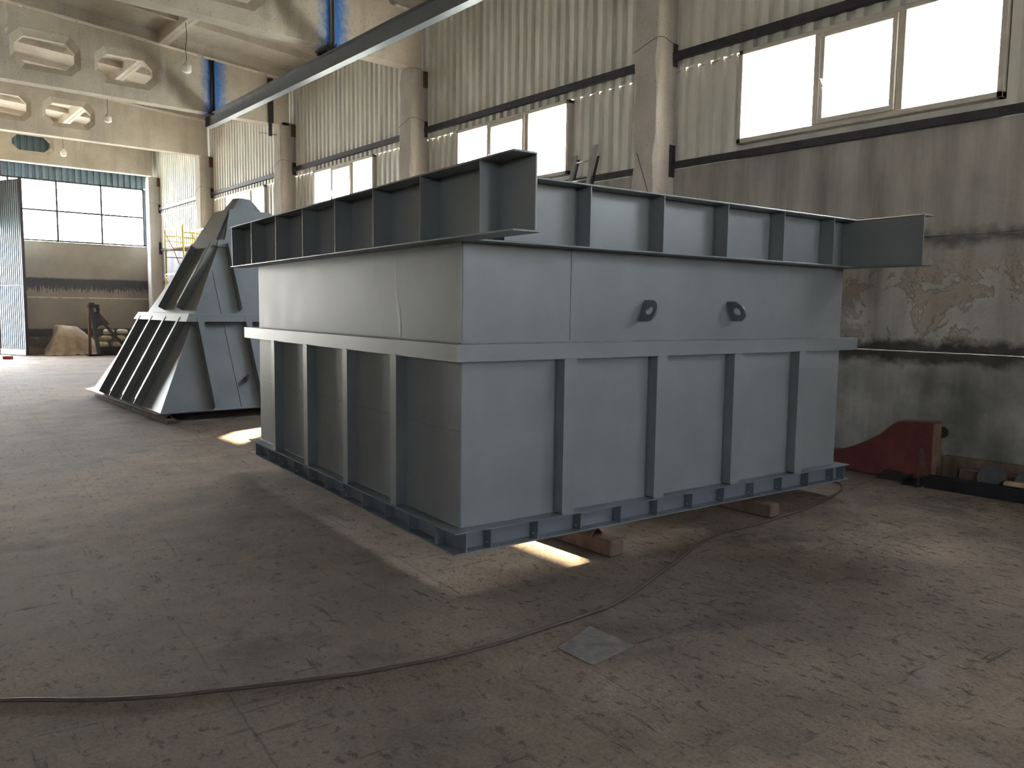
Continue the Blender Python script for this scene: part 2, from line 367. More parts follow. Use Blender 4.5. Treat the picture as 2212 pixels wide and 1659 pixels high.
f.box(wx0, wx1, -.02, .05, 4.89, 4.945); f.obj('window_frame', dark_steel, e)
mm = [wx0, 4.3, 5.72, 7.12, wx1]
for i in range(4):
    for q0, q1 in ((wz0+.03, 4.905), (4.935, wz1-.03)): MB().box(mm[i]+.02, mm[i+1]-.02, .004, .01, q0, q1).obj('pane', glass, e)
# gate leaf standing open
gl_ = thing('door_1', '', ''); del gl_['label']; del gl_['category']; struct(gl_); gl_.location = (3.86, 31.55, 0)
hv = Vector((4.46-3.86, 30.18-31.55)); L = hv.length; gl_.rotation_euler = (0, 0, math.atan2(hv.y, hv.x))
mb = MB(); sheet(mb, 0, L, .12, 5.74, lambda p, d, z: (p, -.02-d*.5, z), .105); mb.box(0, L, -.02, .02, .1, 5.74); mb.obj('door_sheet', m_simple('gate_sheet', srgb(104, 116, 126), .55, .1, .08, 2, .03), gl_)
mb = MB(); mb.box(L-.01, L+.05, -.05, .05, .03, 5.78); mb.box(0, L, -.045, -.02, 2.3, 2.33); mb.obj('door_frame', dark_steel, gl_)
MB().box(0, L+.03, -.06, .03, .03, .2).obj('door_skirt', galv, gl_)
# walls out of frame close the hall; openings added for fill light
mb = MB(); mb.box(XL-.25, XL, YR, YB+.3, 0, 3.9); mb.box(XL-.25, XL, YR, YB+.3, 5.2, 8.0); e0 = YR
for y in (-7.5,): mb.box(XL-.25, XL, e0, y-1.5, 3.9, 5.2); e0 = y+1.5
mb.box(XL-.25, XL, e0, YB+.3, 3.9, 5.2); struct(mb.obj('wall_left', col_mat))
mb = MB(); mb.box(XL, XW+.25, YR-.25, YR, 0, 3.0); mb.box(XL, XW+.25, YR-.25, YR, 6.0, 8.6); mb.box(XL, 5.6, YR-.25, YR, 3.0, 6.0); mb.box(8.6, XW+.25, YR-.25, YR, 3.0, 6.0)
struct(mb.obj('wall_near', col_mat))
# ribbed roof slabs on the beams
mb = MB(); YJ = [YR-.2, -16.9, -10.9, -4.9, 1.1, 7.2, 13.25, 19.2, 25.05, YB+.4]
xj = [8.95, 5.7, 2.7, -.4, -3.4, -6.4, -9.6]
def slabbox(x0, x1, y0, y1, d0, d1):
    a, b = ztop(x0)+.05, ztop(x1)+.05
    mb.hexa([(x0,y0,a+d0),(x1,y0,b+d0),(x1,y1,b+d0),(x0,y1,a+d0)], [(x0,y0,a+d1),(x1,y0,b+d1),(x1,y1,b+d1),(x0,y1,a+d1)])
for j in range(len(YJ)-1):
    y0, y1 = YJ[j]+.01, YJ[j+1]-.01
    for i in range(len(xj)-1):
        x1, x0 = xj[i]-.01, xj[i+1]+.01
        slabbox(x0, x1, y0, y1, .26, .32)
        slabbox(x0, x0+.09, y0, y1, 0, .26); slabbox(x1-.09, x1, y0, y1, 0, .26)
        n = 5
        for k in range(n):
            yy = y0+(y1-y0-.1)*k/(n-1); slabbox(x0+.09, x1-.09, yy, yy+.1, .04 if k in (0, n-1) else .12, .26)
struct(mb.obj('ceiling', slab_mat))

# ------------------------------------------------------------ columns
cdat = [(7.07, 'concrete column right of the second window, nearest the camera, with a thin tie wire'),
        (13.1, 'rough concrete column with chipped top carrying the beam with bright blue paint'),
        (19.03, 'concrete column between the two small far windows, dark shaded side'),
        (24.87, 'concrete column just left of the farthest side window behind the pyramid hopper'),
        (30.2, 'concrete corner column beside the big far window')]
for i, (y, lab) in enumerate(cdat):
    t = thing('concrete_column', lab, 'column', (XF, y, 0), 0, 'concrete columns along the right wall')
    zt = 8.2 if i == 0 else 6.27
    mb = MB(); n = 26; ring = []                      # slightly chipped corners
    random.seed(10+i)
    for k in range(n+1):
        z = zt*k/n; c1 = .012+random.random()**3*.05; c2 = .012+random.random()**3*.05
        if k == n and i: c1 += .05; c2 += .03
        ring += [(c2, 0, z), (.395, 0, z), (.395, .42, z), (c1, .42, z), (0, .42-c1, z), (0, c2, z)]
    fs = [tuple(range(6))[::-1], tuple(range(n*6, n*6+6))]
    for k in range(n):
        for q in range(6): fs.append((k*6+q, k*6+(q+1) % 6, (k+1)*6+(q+1) % 6, (k+1)*6+q))
    mb.add(ring, fs); mb.obj('shaft', col_mat, t)
    MB().box(.31, .4, -.012, 0, 5.02, 5.32).obj('anchor_plate', dark_steel, t)
    MB().box(.29, .4, -.012, 0, 3.55, 3.98).obj('anchor_plate', dark_steel, t)
    if i: MB().box(.28, .4, -.012, 0, 5.95, 6.25).obj('anchor_plate', rust, t)
    MB().tube([(-.012, .43, 5.22), (-.012, .2, 5.29), (-.01, .0, 5.34), (.1, -.012, 5.36), (.33, -.014, 5.3)], .0035, 6).obj('tie_wire', dark_steel, t)
# ------------------------------------------------------------ roof beams with octagonal openings
bdat = [(13.1, 6.29, 'nearest concrete roof beam with bright blue spray paint, crossing the top of the hall', beam_blue),
        (19.03, 6.2, 'concrete roof beam with blue paint at the end of the hoist rail, octagonal openings', beam_blue),
        (24.87, 6.27, 'concrete roof beam in front of the end wall beam, with octagonal openings', beam_mat),
        (30.6, 6.36, 'farthest concrete roof beam above the big end window', beam_mat)]
HOLES = [(4.36, 5.5), (2.82, 3.96), (1.28, 2.42), (-.26, .88), (-1.8, -.66), (-3.34, -2.2), (-4.88, -3.74)]
def octa(x0, x1, z0, z1, c, e=0.0):
    x0 -= e; x1 += e; z0 -= e; z1 += e
    return [(x0+c, z0), (x1-c, z0), (x1, z0+c), (x1, z1-c), (x1-c, z1), (x0+c, z1), (x0, z1-c), (x0, z0+c)]
for i, (y, zb, lab, mt) in enumerate(bdat):
    x1 = 8.66
    outer = [(XL+.2, zb), (x1, zb), (x1, ztop(x1)), (-.4, ztop(-.4)), (XL+.2, ztop(XL+.2))]
    T = .3 if i < 3 else .3; bm = bmesh.new(); loops = []
    oz = zb-6.27
    for t in (0, 1):
        yy = y + T*t; edges = []; ls = []
        polys = [outer]+[octa(a, b, 6.6+oz, 7.23+oz+(.03 if a < 4 else 0), .19, .07) for a, b in HOLES]
        for poly in polys:
            vs = [bm.verts.new((p[0], yy, p[1])) for p in poly]; ls.append(vs)
            for k in range(len(vs)): edges.append(bm.edges.new((vs[k], vs[(k+1) % len(vs)])))
        bmesh.ops.triangle_fill(bm, use_beauty=True, use_dissolve=False, edges=edges); loops.append(ls)
    for pi, (a, b) in enumerate(zip(*loops)):
        if pi == 0:
            for k in range(len(a)): bm.faces.new((a[k], a[(k+1) % len(a)], b[(k+1) % len(a)], b[k]))
        else:
            hx = HOLES[pi-1]; inn = octa(hx[0], hx[1], 6.64+oz, 7.19+oz+(.03 if hx[0] < 4 else 0), .18, -.02)
            ia = [bm.verts.new((p[0], y+.09, p[1])) for p in inn]; ib = [bm.verts.new((p[0], y+T-.09, p[1])) for p in inn]
            for A, B in ((a, ia), (ia, ib), (ib, b)):
                for k in range(8): bm.faces.new((A[k], A[(k+1) % 8], B[(k+1) % 8], B[k]))
    bm.verts.index_update(); bm.verts.ensure_lookup_table()
    mb = MB(); mb.add([v.co.copy() for v in bm.verts], [tuple(v.index for v in f.verts) for f in bm.faces]); bm.free()
    bo = tag(mb.obj('concrete_roof_beam', mt), lab, 'roof beam', 'concrete roof beams')
    random.seed(40+i); m = MB(); x = 2.0
    while x < 8.5:
        x2 = min(8.6, x+random.uniform(.5, 1.6)); a, b = ztop(x), ztop(x2)
        m.hexa([(x, y-.03, a), (x2, y-.03, b), (x2, y+.1, b), (x, y+.1, a)], [(x, y-.03, a+.045), (x2, y-.03, b+.04), (x2, y+.1, b+.04), (x, y+.1, a+.045)]); x = x2+random.uniform(.04, .3)
    m.obj('mortar_bed', gap_pale, bo)  # added pale strips paint the lit gap between beam top and slab

# ------------------------------------------------------------ hoist rail
rail = thing('hoist_rail', 'long grey steel I-beam hoist rail hung under the roof beams', 'rail', (6.77, 0, 5.9))
mb = MB(); y0, y1 = -20, 19.32
mb.box(-.075, .075, y0, y1, 0, .014); mb.box(-.075, .075, y0, y1, .276, .29); mb.box(-.006, .006, y0, y1, .014, .276); mb.obj('i_beam', rail_mat, rail)
MB().box(-.075, .075, y1, y1+.012, 0, .3).obj('end_plate', rail_mat, rail)
for y, zb in ((13.1, 6.29), (19.03, 6.2)):
    h = MB(); zt = ztop(6.77)-5.9
    for x0 in (-.045, .025): h.box(x0, x0+.02, y-.05, y-.005, zb-5.9-.02, zt)
    h.box(-.03, .03, y-.012, y-.004, zb-5.9-.02, zt)
    h.obj('hanger_strap', dark_steel if y > 15 else rail_mat, rail)
    c = MB(); c.box(-.14, .14, y-.09, y+.36, zb-5.9-.05, zb-5.9-.02); c.box(-.11, .11, y-.12, y-.06, .29, zb-5.9-.02); c.box(-.11, .11, y+.3, y+.36, .29, zb-5.9-.02)
    for q in (-.12, -.04, .04, .12): c.tube([(q, y-.1, .29), (q, y-.1, zb-5.9+.03)], .01, 8)
    c.obj('clamp', dark_steel, rail)
t = thing('hanging_bracket', 'short dark steel bracket hanging off the beam right of the rail end', 'bracket', (8.17, 19.0, 6.2))
MB().box(-.06, .06, -.03, .028, -.0, 1.05).obj('post', dark_steel, t); MB().box(-.06, .02, -.03, .02, -.32, 0).obj('drop_plate', dark_steel, t)
MB().tube([(-.32, .0, -.28), (.14, -.02, -.27)], .012, 8).obj('cross_rod', alu, t)
# ------------------------------------------------------------ pendant lamps
ldat = [(5.64, 17.30, 6.51, 7.44, 'jar-shaped lamp hanging nearest, between the first and second roof beams'),
        (5.64, 23.75, 6.60, 7.44, 'jar-shaped lamp hanging in the middle, between the second and third roof beams'),
        (5.64, 29.50, 6.50, 7.44, 'jar-shaped lamp hanging farthest, in front of the end wall beam')]
for x, y, z, zt, lab in ldat:
    t = thing('pendant_lamp', lab, 'lamp', (x, y, z), 0, 'hanging hall lamps')
    gs = MB().lathe([(0, 0), (.05, .005), (.085, .03), (.095, .07), (.095, .14)]); gs.obj('glass_jar', lampglass, t)
    MB().lathe([(.1, .135), (.1, .15), (.07, .19), (.04, .205), (.04, .25), (0, .25)]).obj('lamp_cap', white_mat, t)
    MB().tube([(0, 0, .25), (-.01, .01, .5), (.012, -.01, .75), (0, 0, zt-z+.1)], .006, 6).obj('cord', black_steel, t)

# ------------------------------------------------------------ box hopper
BY = .0858
H = thing('steel_box_hopper', 'large grey steel box hopper with ribs and flanged rim, standing on timbers', 'hopper', (2.909, 3.944, 0), -BY)
ZR, ZT = 2.115, 2.535
def P(name, fn, mat=paint, bev=.0, par=None):
    m = MB(); fn(m); return m.obj(name, mat, par or H, bev)
def side(name, b):    # one side sheet and its weld beads
    m = MB(); m.box(*b); return m.obj(name, paint_dent if name == 'side_sheet' and b[0] == 0 and b[1] == .01 else paint, H)
sL = side('side_sheet', (0, .01, 0, 4.0, .32, ZR)); sF = side('side_sheet', (.01, 4.04, 0, .01, .32, ZR))
side('side_sheet', (4.04, 4.05, 0, 4.0, .32, ZR)); side('side_sheet', (.01, 4.04, 3.99, 4.0, .32, ZR))
def bead(p0, p1, r, par, n=None):
    p0 = Vector(p0); p1 = Vector(p1); k = n or max(3, int((p1-p0).length/.03)); random.seed(3)
    MB().tube([p0.lerp(p1, i/k) for i in range(k+1)], [r*(.7+.6*random.random()) for _ in range(k+1)], 6).obj('weld_bead', paint_dent, par)
bead((0, .01, .94), (0, 3.99, .945), .0055, sL); bead((0, 0, .325), (0, 0, ZR), .006, sF); bead((.865, 0, 1.5), (.865, 0, ZR), .0045, sF)
bead((0, .0, .322), (0, 3.99, .322), .006, sL); bead((.02, 0, .322), (4.04, 0, .322), .005, sF); bead((0, 0, 1.49), (0, 3.99, 1.49), .006, sL); bead((0, 0, 1.49), (4.04, 0, 1.49), .005, sF)
# waist channels
def waistL(m): m.box(-.075, -.067, -.075, 4.27, 1.38, 1.488); m.box(-.067, 0, -.067, 4.27, 1.48, 1.488); m.box(-.067, 0, -.067, 4.27, 1.38, 1.388)
def waistF(m): m.box(-.067, 4.22, -.075, -.067, 1.38, 1.488); m.box(0, 4.22, -.067, 0, 1.48, 1.488); m.box(0, 4.22, -.067, 0, 1.38, 1.388)
def waistR(m): m.box(4.117, 4.125, 0, 4.07, 1.38, 1.488); m.box(4.05, 4.117, 0, 4.07, 1.48, 1.488); m.box(4.05, 4.117, 0, 4.07, 1.38, 1.388)
def waistB(m): m.box(0, 4.12, 4.067, 4.075, 1.38, 1.488); m.box(0, 4.12, 4.0, 4.067, 1.48, 1.488); m.box(0, 4.12, 4.0, 4.067, 1.38, 1.388)
for fn in (waistL, waistF, waistR, waistB): P('waist_channel', fn)
# ribs: side channels with the web towards the camera
def ribL(y):
    def f(m): m.box(-.085, 0, y, y+.008, .326, 1.38); m.box(-.085, -.077, y+.008, y+.09, .305, 1.385); m.box(-.077, 0, y+.082, y+.09, .326, 1.38)
    return f
def ribF(x):
    def f(m): m.box(x, x+.008, -.085, 0, .326, 1.38); m.box(x+.008, x+.105, -.085, -.077, .305, 1.385); m.box(x+.097, x+.105, -.077, 0, .326, 1.38)
    return f
def ribR(y):
    def f(m): m.box(4.05, 4.135, y, y+.008, .326, 1.38); m.box(4.127, 4.135, y+.008, y+.09, .326, 1.38)
    return f
def ribB(x):
    def f(m): m.box(x, x+.008, 4.0, 4.085, .326, 1.38); m.box(x+.008, x+.105, 4.077, 4.085, .326, 1.38)
    return f
RL = (.73, 1.57, 2.43, 3.29); RF = (.755, 1.628, 2.49, 3.335)
for y in RL: P('stiffener_rib', ribL(y)); P('stiffener_rib', ribR(y))
for x in RF: P('stiffener_rib', ribF(x)); P('stiffener_rib', ribB(x))
# base frame
def flange(x0, x1, y0, y1, z0, z1, holes):
    return holed_plate([(x0, y0), (x1, y0), (x1, y1), (x0, y1)], [circ(a, b, .011, 10) for a, b in holes], lambda x, y, t: (x, y, z1 if t == 0 else z0), 0)
GL = [-.09+.0, .152, .517, .881, 1.263, 1.642, 2.011, 2.383, 2.755, 3.148, 3.49, 3.874]; GF = [.17, .544, .914, 1.288, 1.66, 2.04, 2.41, 2.78, 3.153, 3.53, 3.907, 4.08]
bl = flange(-.1, 0, -.1, 4.1, .18, .19, [(-.065, a+.12) for a in GL]); bl.box(-.02, -.012, -.1, 4.1, .19, .312); bl.box(-.1, .03, -.1, 4.1, .312, .32); bl.obj('base_channel', paint_dark, H)
bf = flange(0, 4.05, -.1, 0, .18, .19, [(a+.1, -.07) for a in [-.08]+GF[:-1]]); bf.box(-.012, 4.07, -.02, -.012, .19, .312); bf.box(.03, 4.02, -.1, .03, .312, .32); bf.obj('base_channel', paint_dark, H)
def bR(m): m.box(4.05, 4.15, -.1, 4.1, .18, .19); m.box(4.07, 4.078, -.012, 4.1, .19, .312); m.box(4.02, 4.15, -.1, 4.1, .312, .32)
def bB(m): m.box(0, 4.05, 4.0, 4.1, .18, .19); m.box(-.012, 4.07, 4.012, 4.02, .19, .312); m.box(.03, 4.02, 3.97, 4.1, .312, .32)
P('base_channel', bR, paint_dark); P('base_channel', bB, paint_dark)
for y in GL[1:]:
    hp = holed_plate([(-.095, .19), (-.02, .19), (-.02, .312), (-.095, .312)], [circ(-.07, .215, .007, 8)], lambda x, z, t, y=y: (x, y+.006*t, z), 0); hp.obj('base_gusset', paint_dark, H)
    P('base_gusset', lambda m: m.box(4.078, 4.14, y, y+.006, .19, .312), paint_dark)
for x in GF:
    hp = holed_plate([(-.095, .19), (-.02, .19), (-.02, .312), (-.095, .312)], [circ(-.045, .215, .007, 8)], lambda y, z, t, x=x: (x+.006*t, y, z), 0); hp.obj('base_gusset', paint_dark, H)
# rim channels
def rimL(m): m.box(-.02, -.008, -.77, 4.42, ZR+.012, ZT-.012); m.box(-.165, .012, -.77, 4.42, ZR, ZR+.012); m.box(-.165, -.008, -.77, 4.42, ZT-.012, ZT)
def rimR(m): m.box(4.0, 4.012, -.74, 4.42, ZR+.012, ZT-.012); m.box(4.0, 4.15, -.74, 4.42, ZR, ZR+.012); m.box(4.0, 4.15, -.74, 4.42, ZT-.012, ZT)
def rimF(m): m.box(-.008, 4.0, -.012, 0, ZR+.012, ZT-.012); m.box(.012, 4.0, -.15, .012, ZR, ZR+.012); m.box(-.008, 4.0, -.15, 0, ZT-.012, ZT)
def rimB(m): m.box(-.008, 4.0, 4.0, 4.012, ZR+.012, ZT-.012); m.box(.012, 4.0, 3.99, 4.15, ZR, ZR+.012); m.box(-.008, 4.0, 4.0, 4.15, ZT-.012, ZT)
for fn in (rimL, rimF, rimR, rimB): P('rim_channel', fn, paint_gloss if fn is rimL else paint, .003)
for y in (-.44, .25, .93, 1.61, 2.30, 2.98, 3.70, 4.36): P('rim_gusset', lambda m: m.box(-.158, -.02, y, y+.008, ZR+.012, ZT-.012)); P('rim_gusset', lambda m: m.box(4.012, 4.145, y, y+.008, ZR+.012, ZT-.012))
for x in (.212, .901, 1.586, 2.275, 2.965, 3.655): P('rim_gusset', lambda m: m.box(x, x+.008, -.145, -.012, ZR+.012, ZT-.012)); P('rim_gusset', lambda m: m.box(x, x+.008, 4.012, 4.145, ZR+.012, ZT-.012))
# lifting lugs: D-shaped plates with an eye, each leaning its own way
for (xa, za), (xb, zb) in (((1.575, 1.785), (1.515, 1.635)), ((2.475, 1.79), (2.555, 1.64))):
    a = Vector((xa, 0, za)); b = Vector((xb, 0, zb)); d = (b-a); Lh = d.length; d.normalize(); out = Vector((0, -1, 0)); nn = d.cross(out).normalized()
    R_ = Lh/2; prof = [(0, 0), (.07, 0)]+[(.07+R_*math.sin(q)*.95, R_-R_*math.cos(q)) for q in [PI*k/12 for k in range(1, 12)]]+[(.07, Lh), (0, Lh)]
    hp = holed_plate(prof, [circ(.075, Lh/2, .033, 16)], lambda p, q, t: a + out*p + d*q + nn*(.018*(t-.5)), 0)
    hp.obj('lifting_lug', paint_dark, H)

# ------------------------------------------------------------ pyramid hopper
PX, PY = 5.51, 14.15
K = thing('steel_pyramid_hopper', 'grey steel pyramid-shaped hopper with sloping ribs, behind the box hopper', 'hopper', (PX, PY, 0))
hh = lambda z: 2.08-.5426*(z-.12)
def facept(s_, a, z, off=0.0):      # s_: 0 left(-x) 1 near(-y) 2 right 3 far; a along the face, off outwards (normal to the slope)
    n = 1/math.hypot(1, .5426); r = hh(z)+off*n; zz = z+off*.5426*n
    return [(-r, -a, zz), (a, -r, zz), (r, a, zz), (-a, r, zz)][s_]
for s_ in range(4):
    m = MB(); z0, z1 = .13, 3.38
    q = [facept(s_, -hh(z0), z0), facept(s_, hh(z0), z0), facept(s_, hh(z1), z1), facept(s_, -hh(z1), z1)]
    q2 = [facept(s_, -hh(z0)+.012, z0, -.01), facept(s_, hh(z0)-.012, z0, -.01), facept(s_, hh(z1)-.012, z1, -.01), facept(s_, -hh(z1)+.012, z1, -.01)]
    m.add(q+q2, [(0,1,2,3),(7,6,5,4),(0,4,5,1),(1,5,6,2),(2,6,7,3),(3,7,4,0)]); sh = m.obj('side_sheet', paint, K)
    if s_ < 2:
        for a in ((-.86,) if s_ == 1 else ()): MB().tube([facept(1, a, .15+(2.15*k/40), .002) for k in range(41)], [.005+.003*random.random() for _ in range(41)], 6).obj('weld_bead', paint_dark, sh)
def ribP(s_, a, z0, z1, wf=.1, hgt=.12, stub=True, name='stiffener_rib', sgn=1):
    m = MB(); t = .008*sgn
    def quadbar(a0, a1, o0, o1, za, zb):
        lo = [facept(s_, a0, za, o0), facept(s_, a1, za, o0), facept(s_, a1, za, o1), facept(s_, a0, za, o1)]
        hi = [facept(s_, a0, zb, o0), facept(s_, a1, zb, o0), facept(s_, a1, zb, o1), facept(s_, a0, zb, o1)]
        m.add(lo+hi, [(0,1,2,3),(7,6,5,4),(0,4,5,1),(1,5,6,2),(2,6,7,3),(3,7,4,0)])
    quadbar(a, a+t, 0, hgt, z0+.03, z1); quadbar(a, a+wf*sgn, hgt-.008, hgt, z0+.1, z1)
    m.obj(name, paint, K)
for dy in (-1.07, -.33, .42, 1.15): ribP(0, -dy, .10, 1.47, .075, .12, sgn=-1)
for dy in (-.6, .37): ribP(0, -dy, 1.6, 2.72, .075, .12, sgn=-1)
for a in (-1.31, -.54, .23, 1.0): ribP(1, a, .10, 1.47, .1, .12)
for a in (-.55, .25): ribP(1, a, 1.6, 2.72, .1, .12)
for s_ in (2, 3):
    for a in (-1.1, -.35, .35, 1.1): ribP(s_, a, .10, 1.47)
    for a in (-.5, .4): ribP(s_, a, 1.6, 2.72)
for s_ in range(4):      # waist channel, outer face following the slope
    m = MB(); o = .13; z0, z1 = 1.46, 1.585
    def pt(a, z, off): r = hh(z)+off; return [(-r, -a, z), (a, -r, z), (r, a, z), (-a, r, z)][s_]
    def bar(zA, zB, oA, oB):
        v = []
        for z in (zA, zB):
            for of in (oA, oB):
                e_ = hh(z)+of-(0 if s_ % 2 else .004); v += [pt(-e_, z, of), pt(e_, z, of)]
        m.add(v, [(0,1,3,2),(4,6,7,5),(0,4,5,1),(2,3,7,6),(0,2,6,4),(1,5,7,3)])
    bar(z0, z1, o-.008, o); bar(z1-.008, z1, .0, o-.008); bar(z0, z0+.008, .0, o-.008); m.obj('waist_channel', paint, K)
    # base lip
    m = MB(); b = [( -2.14,-2.14),(2.14,-2.14),(2.14,2.14),(-2.14,2.14)][s_]; c = [(-2.14,2.14),(-2.14,-2.14),(2.14,-2.14),(2.14,2.14)][s_]
    bi = tuple(v*2.04/2.14 for v in b); ci = tuple(v*2.04/2.14 for v in c)
    m.hexa([b+(.12,), c+(.12,), ci+(.12,), bi+(.12,)], [b+(.132,), c+(.132,), ci+(.132,), bi+(.132,)]); m.obj('base_lip', paint, K)
# stepped cover plates around the upper part, standing off the slope
for s_ in range(4):
    m = MB(); o = .055; F_ = lambda a, z: facept(s_, a, z, o); G_ = lambda a, z: facept(s_, a, z, o-.01)
    A = lambda z: hh(z)+.03
    pts = [(-A(2.68), 2.68), (A(2.68), 2.68), (A(2.8), 2.8), (A(2.8)-.1, 2.80), (A(3.36)-.0, 3.36), (-A(3.36), 3.36), (-A(2.8)+.1, 2.80), (-A(2.8), 2.8)]
    n = len(pts); m.add([F_(*p) for p in pts]+[G_(*p) for p in pts], [tuple(range(n)), tuple(range(n, 2*n))[::-1]]+[(i, n+i, n+(i+1) % n, (i+1) % n) for i in range(n)])
    m.obj('cover_plate', paint, K)
m = MB(); r0 = hh(3.38)+.05; n = 24; vs = []; N0 = 3.36      # square-to-round outlet
for k in range(n):
    a = 2*PI*k/n+PI/4; c_, s__ = math.cos(a), math.sin(a); kk = 1/max(abs(c_), abs(s__)); vs.append((r0*.78*c_*kk, r0*.78*s__*kk, N0))
for k in range(n):
    a = 2*PI*k/n+PI/4; vs.append((.155*math.cos(a), .155*math.sin(a), 3.62))
m.add(vs, [(k, (k+1) % n, n+(k+1) % n, n+k) for k in range(n)]+[tuple(range(n, 2*n))]); m.obj('outlet_spigot', paint, K)
m = MB(); pts = [(-.06, 0), (.06, 0), (.06, .1), (0, .16), (-.06, .1)]
base = Vector(facept(1, -.7, .55)); ns = Vector((0, -1, .5426)).normalized(); tv = Vector((.3, .5426*.9, .9)).normalized()
m.prism(pts, lambda x, y: tuple(base+tv*x+ns*y), lambda x, y: tuple(base+tv*x+ns*y+Vector((.014, 0, 0)))); m.obj('lifting_lug', paint_dark, K)

# ------------------------------------------------------------ timbers and angle irons under the hoppers
tdat = [((4.03, 3.62), 0, .14, 4.5, .115, 'thick brown timber under the front corner of the box hopper, nearest the hatch plate', wood),
        ((5.865, 3.52), .01, .14, 4.5, .115, 'thick brown timber under the box hopper near the brown hose end', wood)]
for (x, y), rz, w_, l_, h_, lab, mt in tdat:
    t = MB().box(-w_/2, w_/2, 0, l_, 0, h_).obj('timber_baulk', mt, None, .012); t.location = (x, y, 0); t.rotation_euler = (0, 0, -rz); tag(t, lab, 'timber', 'timbers under the box hopper')
for (x, y), rz, lab in (((3.99, 3.80), 0, 'rusty angle iron lying on the timber nearest the hatch plate'), ((5.84, 3.72), .01, 'rusty angle iron lying on the timber by the hose end')):
    m = MB(); hA = .062
    for s_ in (-1, 1): m.hexa([(s_*.062-.005, 0, 0), (s_*.062+.005, 0, 0), (s_*.062+.005, 4.0, 0), (s_*.062-.005, 4.0, 0)], [(-.005, 0, hA), (.005, 0, hA), (.005, 4.0, hA), (-.005, 4.0, hA)])
    t = m.obj('angle_iron', rust); t.location = (x+.02, y, .115); t.rotation_euler = (0, 0, -rz); tag(t, lab, 'angle iron', 'angle irons on the timbers')
t = MB().box(-.075, .075, 0, 4.4, 0, .055).obj('timber_plank', wood, None, .006); t.location = (3.53, 11.8, 0); tag(t, 'flat wooden plank under the near corner of the pyramid hopper', 'timber')
m = MB()
for s_ in (-1, 1): m.hexa([(s_*.055-.004, 0, 0), (s_*.055+.004, 0, 0), (s_*.055+.004, 4.0, 0), (s_*.055-.004, 4.0, 0)], [(-.004, 0, .062), (.004, 0, .062), (.004, 4.0, .062), (-.004, 4.0, .062)])
t = m.obj('angle_iron', rust); t.location = (3.53, 11.98, .055); tag(t, 'small rusty angle iron on the plank under the pyramid hopper', 'angle iron')
t = MB().box(-.075, .075, 0, 4.4, 0, .12).obj('timber_baulk', wood, None, .006); t.location = (6.9, 11.95, 0); tag(t, 'timber under the far right side of the pyramid hopper', 'timber')

# ------------------------------------------------------------ hose, hatch plate and floor litter
hp = [(-5.5, 7.2), (-3.6, 5.6), (-1.6, 4.75), (-.6, 4.4), (.1, 4.05), (.45, 3.84), (.91, 3.51), (1.62, 3.19), (2.04, 3.06), (2.42, 3.0), (2.89, 2.99), (3.31, 3.0), (3.88, 3.16), (4.37, 3.32), (4.97, 3.49), (5.52, 3.48), (6.24, 3.50), (6.92, 3.59), (7.33, 3.70), (7.58, 3.9), (7.42, 4.2), (7.0, 4.6)]
def spline(p, k=12):
    out = []
    for i in range(len(p)-1):
        p0, p1, p2, p3 = p[max(i-1, 0)], p[i], p[i+1], p[min(i+2, len(p)-1)]
        for j in range(k):
            t_ = j/k; out.append(tuple(.5*((2*b)+(-a+c)*t_+(2*a-5*b+4*c-d)*t_*t_+(-a+3*b-3*c+d)*t_**3) for a, b, c, d in zip(p0, p1, p2, p3)))
    return out+[tuple(p[-1])]
pp = spline(hp); pp = [(x+.004*noise.noise(Vector((x*6, y*6, 1))), y+.008*noise.noise(Vector((x*5, y*5, 4))), .0105) for x, y in pp]
tag(MB().tube(pp, .0098, 10).obj('hose', hose), 'thin brown hose curving across the concrete floor in front of the box hopper', 'hose')
m = MB(); q = [(2.66, 2.78), (2.66, 2.53), (2.99, 2.55), (2.99, 2.87)]
m.add([(x, y, .001) for x, y in q]+[(x, y, .006) for x, y in q], [(0,1,2,3),(7,6,5,4),(0,4,5,1),(1,5,6,2),(2,6,7,3),(3,7,4,0)])
tag(m.obj('hatch_plate', plate_mat), 'square worn steel plate set in the floor below the hose', 'plate')
t = MB().box(-.125, .125, -.06, .06, 0, .1).obj('brick', brick, None, .004); t.location = (3.72, 28.6, 0); t.rotation_euler = (0, 0, -.6); tag(t, 'red brick on the floor in front of the open gate leaf', 'brick')

# ------------------------------------------------------------ steel scrap by the right wall
Rm = thing('curved_steel_bracket', 'dark red curved steel bracket with a flat top, lying by the right wall', 'steel bracket', (8.28, 3.27, 0))
prof = [(0, .02), (0, .625), (.34, .60), (.42, .54), (.52, .44), (.62, .375), (.72, .32), (.86, .25), (1.0, .205), (1.2, .18), (1.7, .17), (1.7, .06), (.6, .02)]
m = MB(); m.prism(prof, lambda y, z: (.0, y, z), lambda y, z: (.012, y, z)); m.prism(prof, lambda y, z: (.17, y, z), lambda y, z: (.18, y, z)); m.obj('web_plate', rust_red, Rm)
m = MB(); top_ = prof[1:11]
for a, b in zip(top_[:-1], top_[1:]): m.hexa([(-.01, a[0], a[1]), (.2, a[0], a[1]), (.2, b[0], b[1]), (-.01, b[0], b[1])], [(-.01, a[0], a[1]+.01), (.2, a[0], a[1]+.01), (.2, b[0], b[1]+.01), (-.01, b[0], b[1]+.01)])
m.obj('top_flange', rust, Rm); MB().box(-.005, .2, -.012, 0, .0, .62).obj('end_plate', rust, Rm)
m = MB(); m.prism([(0, 0)]+[(.055*math.sin(q)+.02, .06-.06*math.cos(q)) for q in [PI*k/10 for k in range(11)]]+[(0, .12)], lambda y, z: (.19, -y, z+.46), lambda y, z: (.205, -y, z+.46)); m.obj('eye_plate', black_steel, Rm)
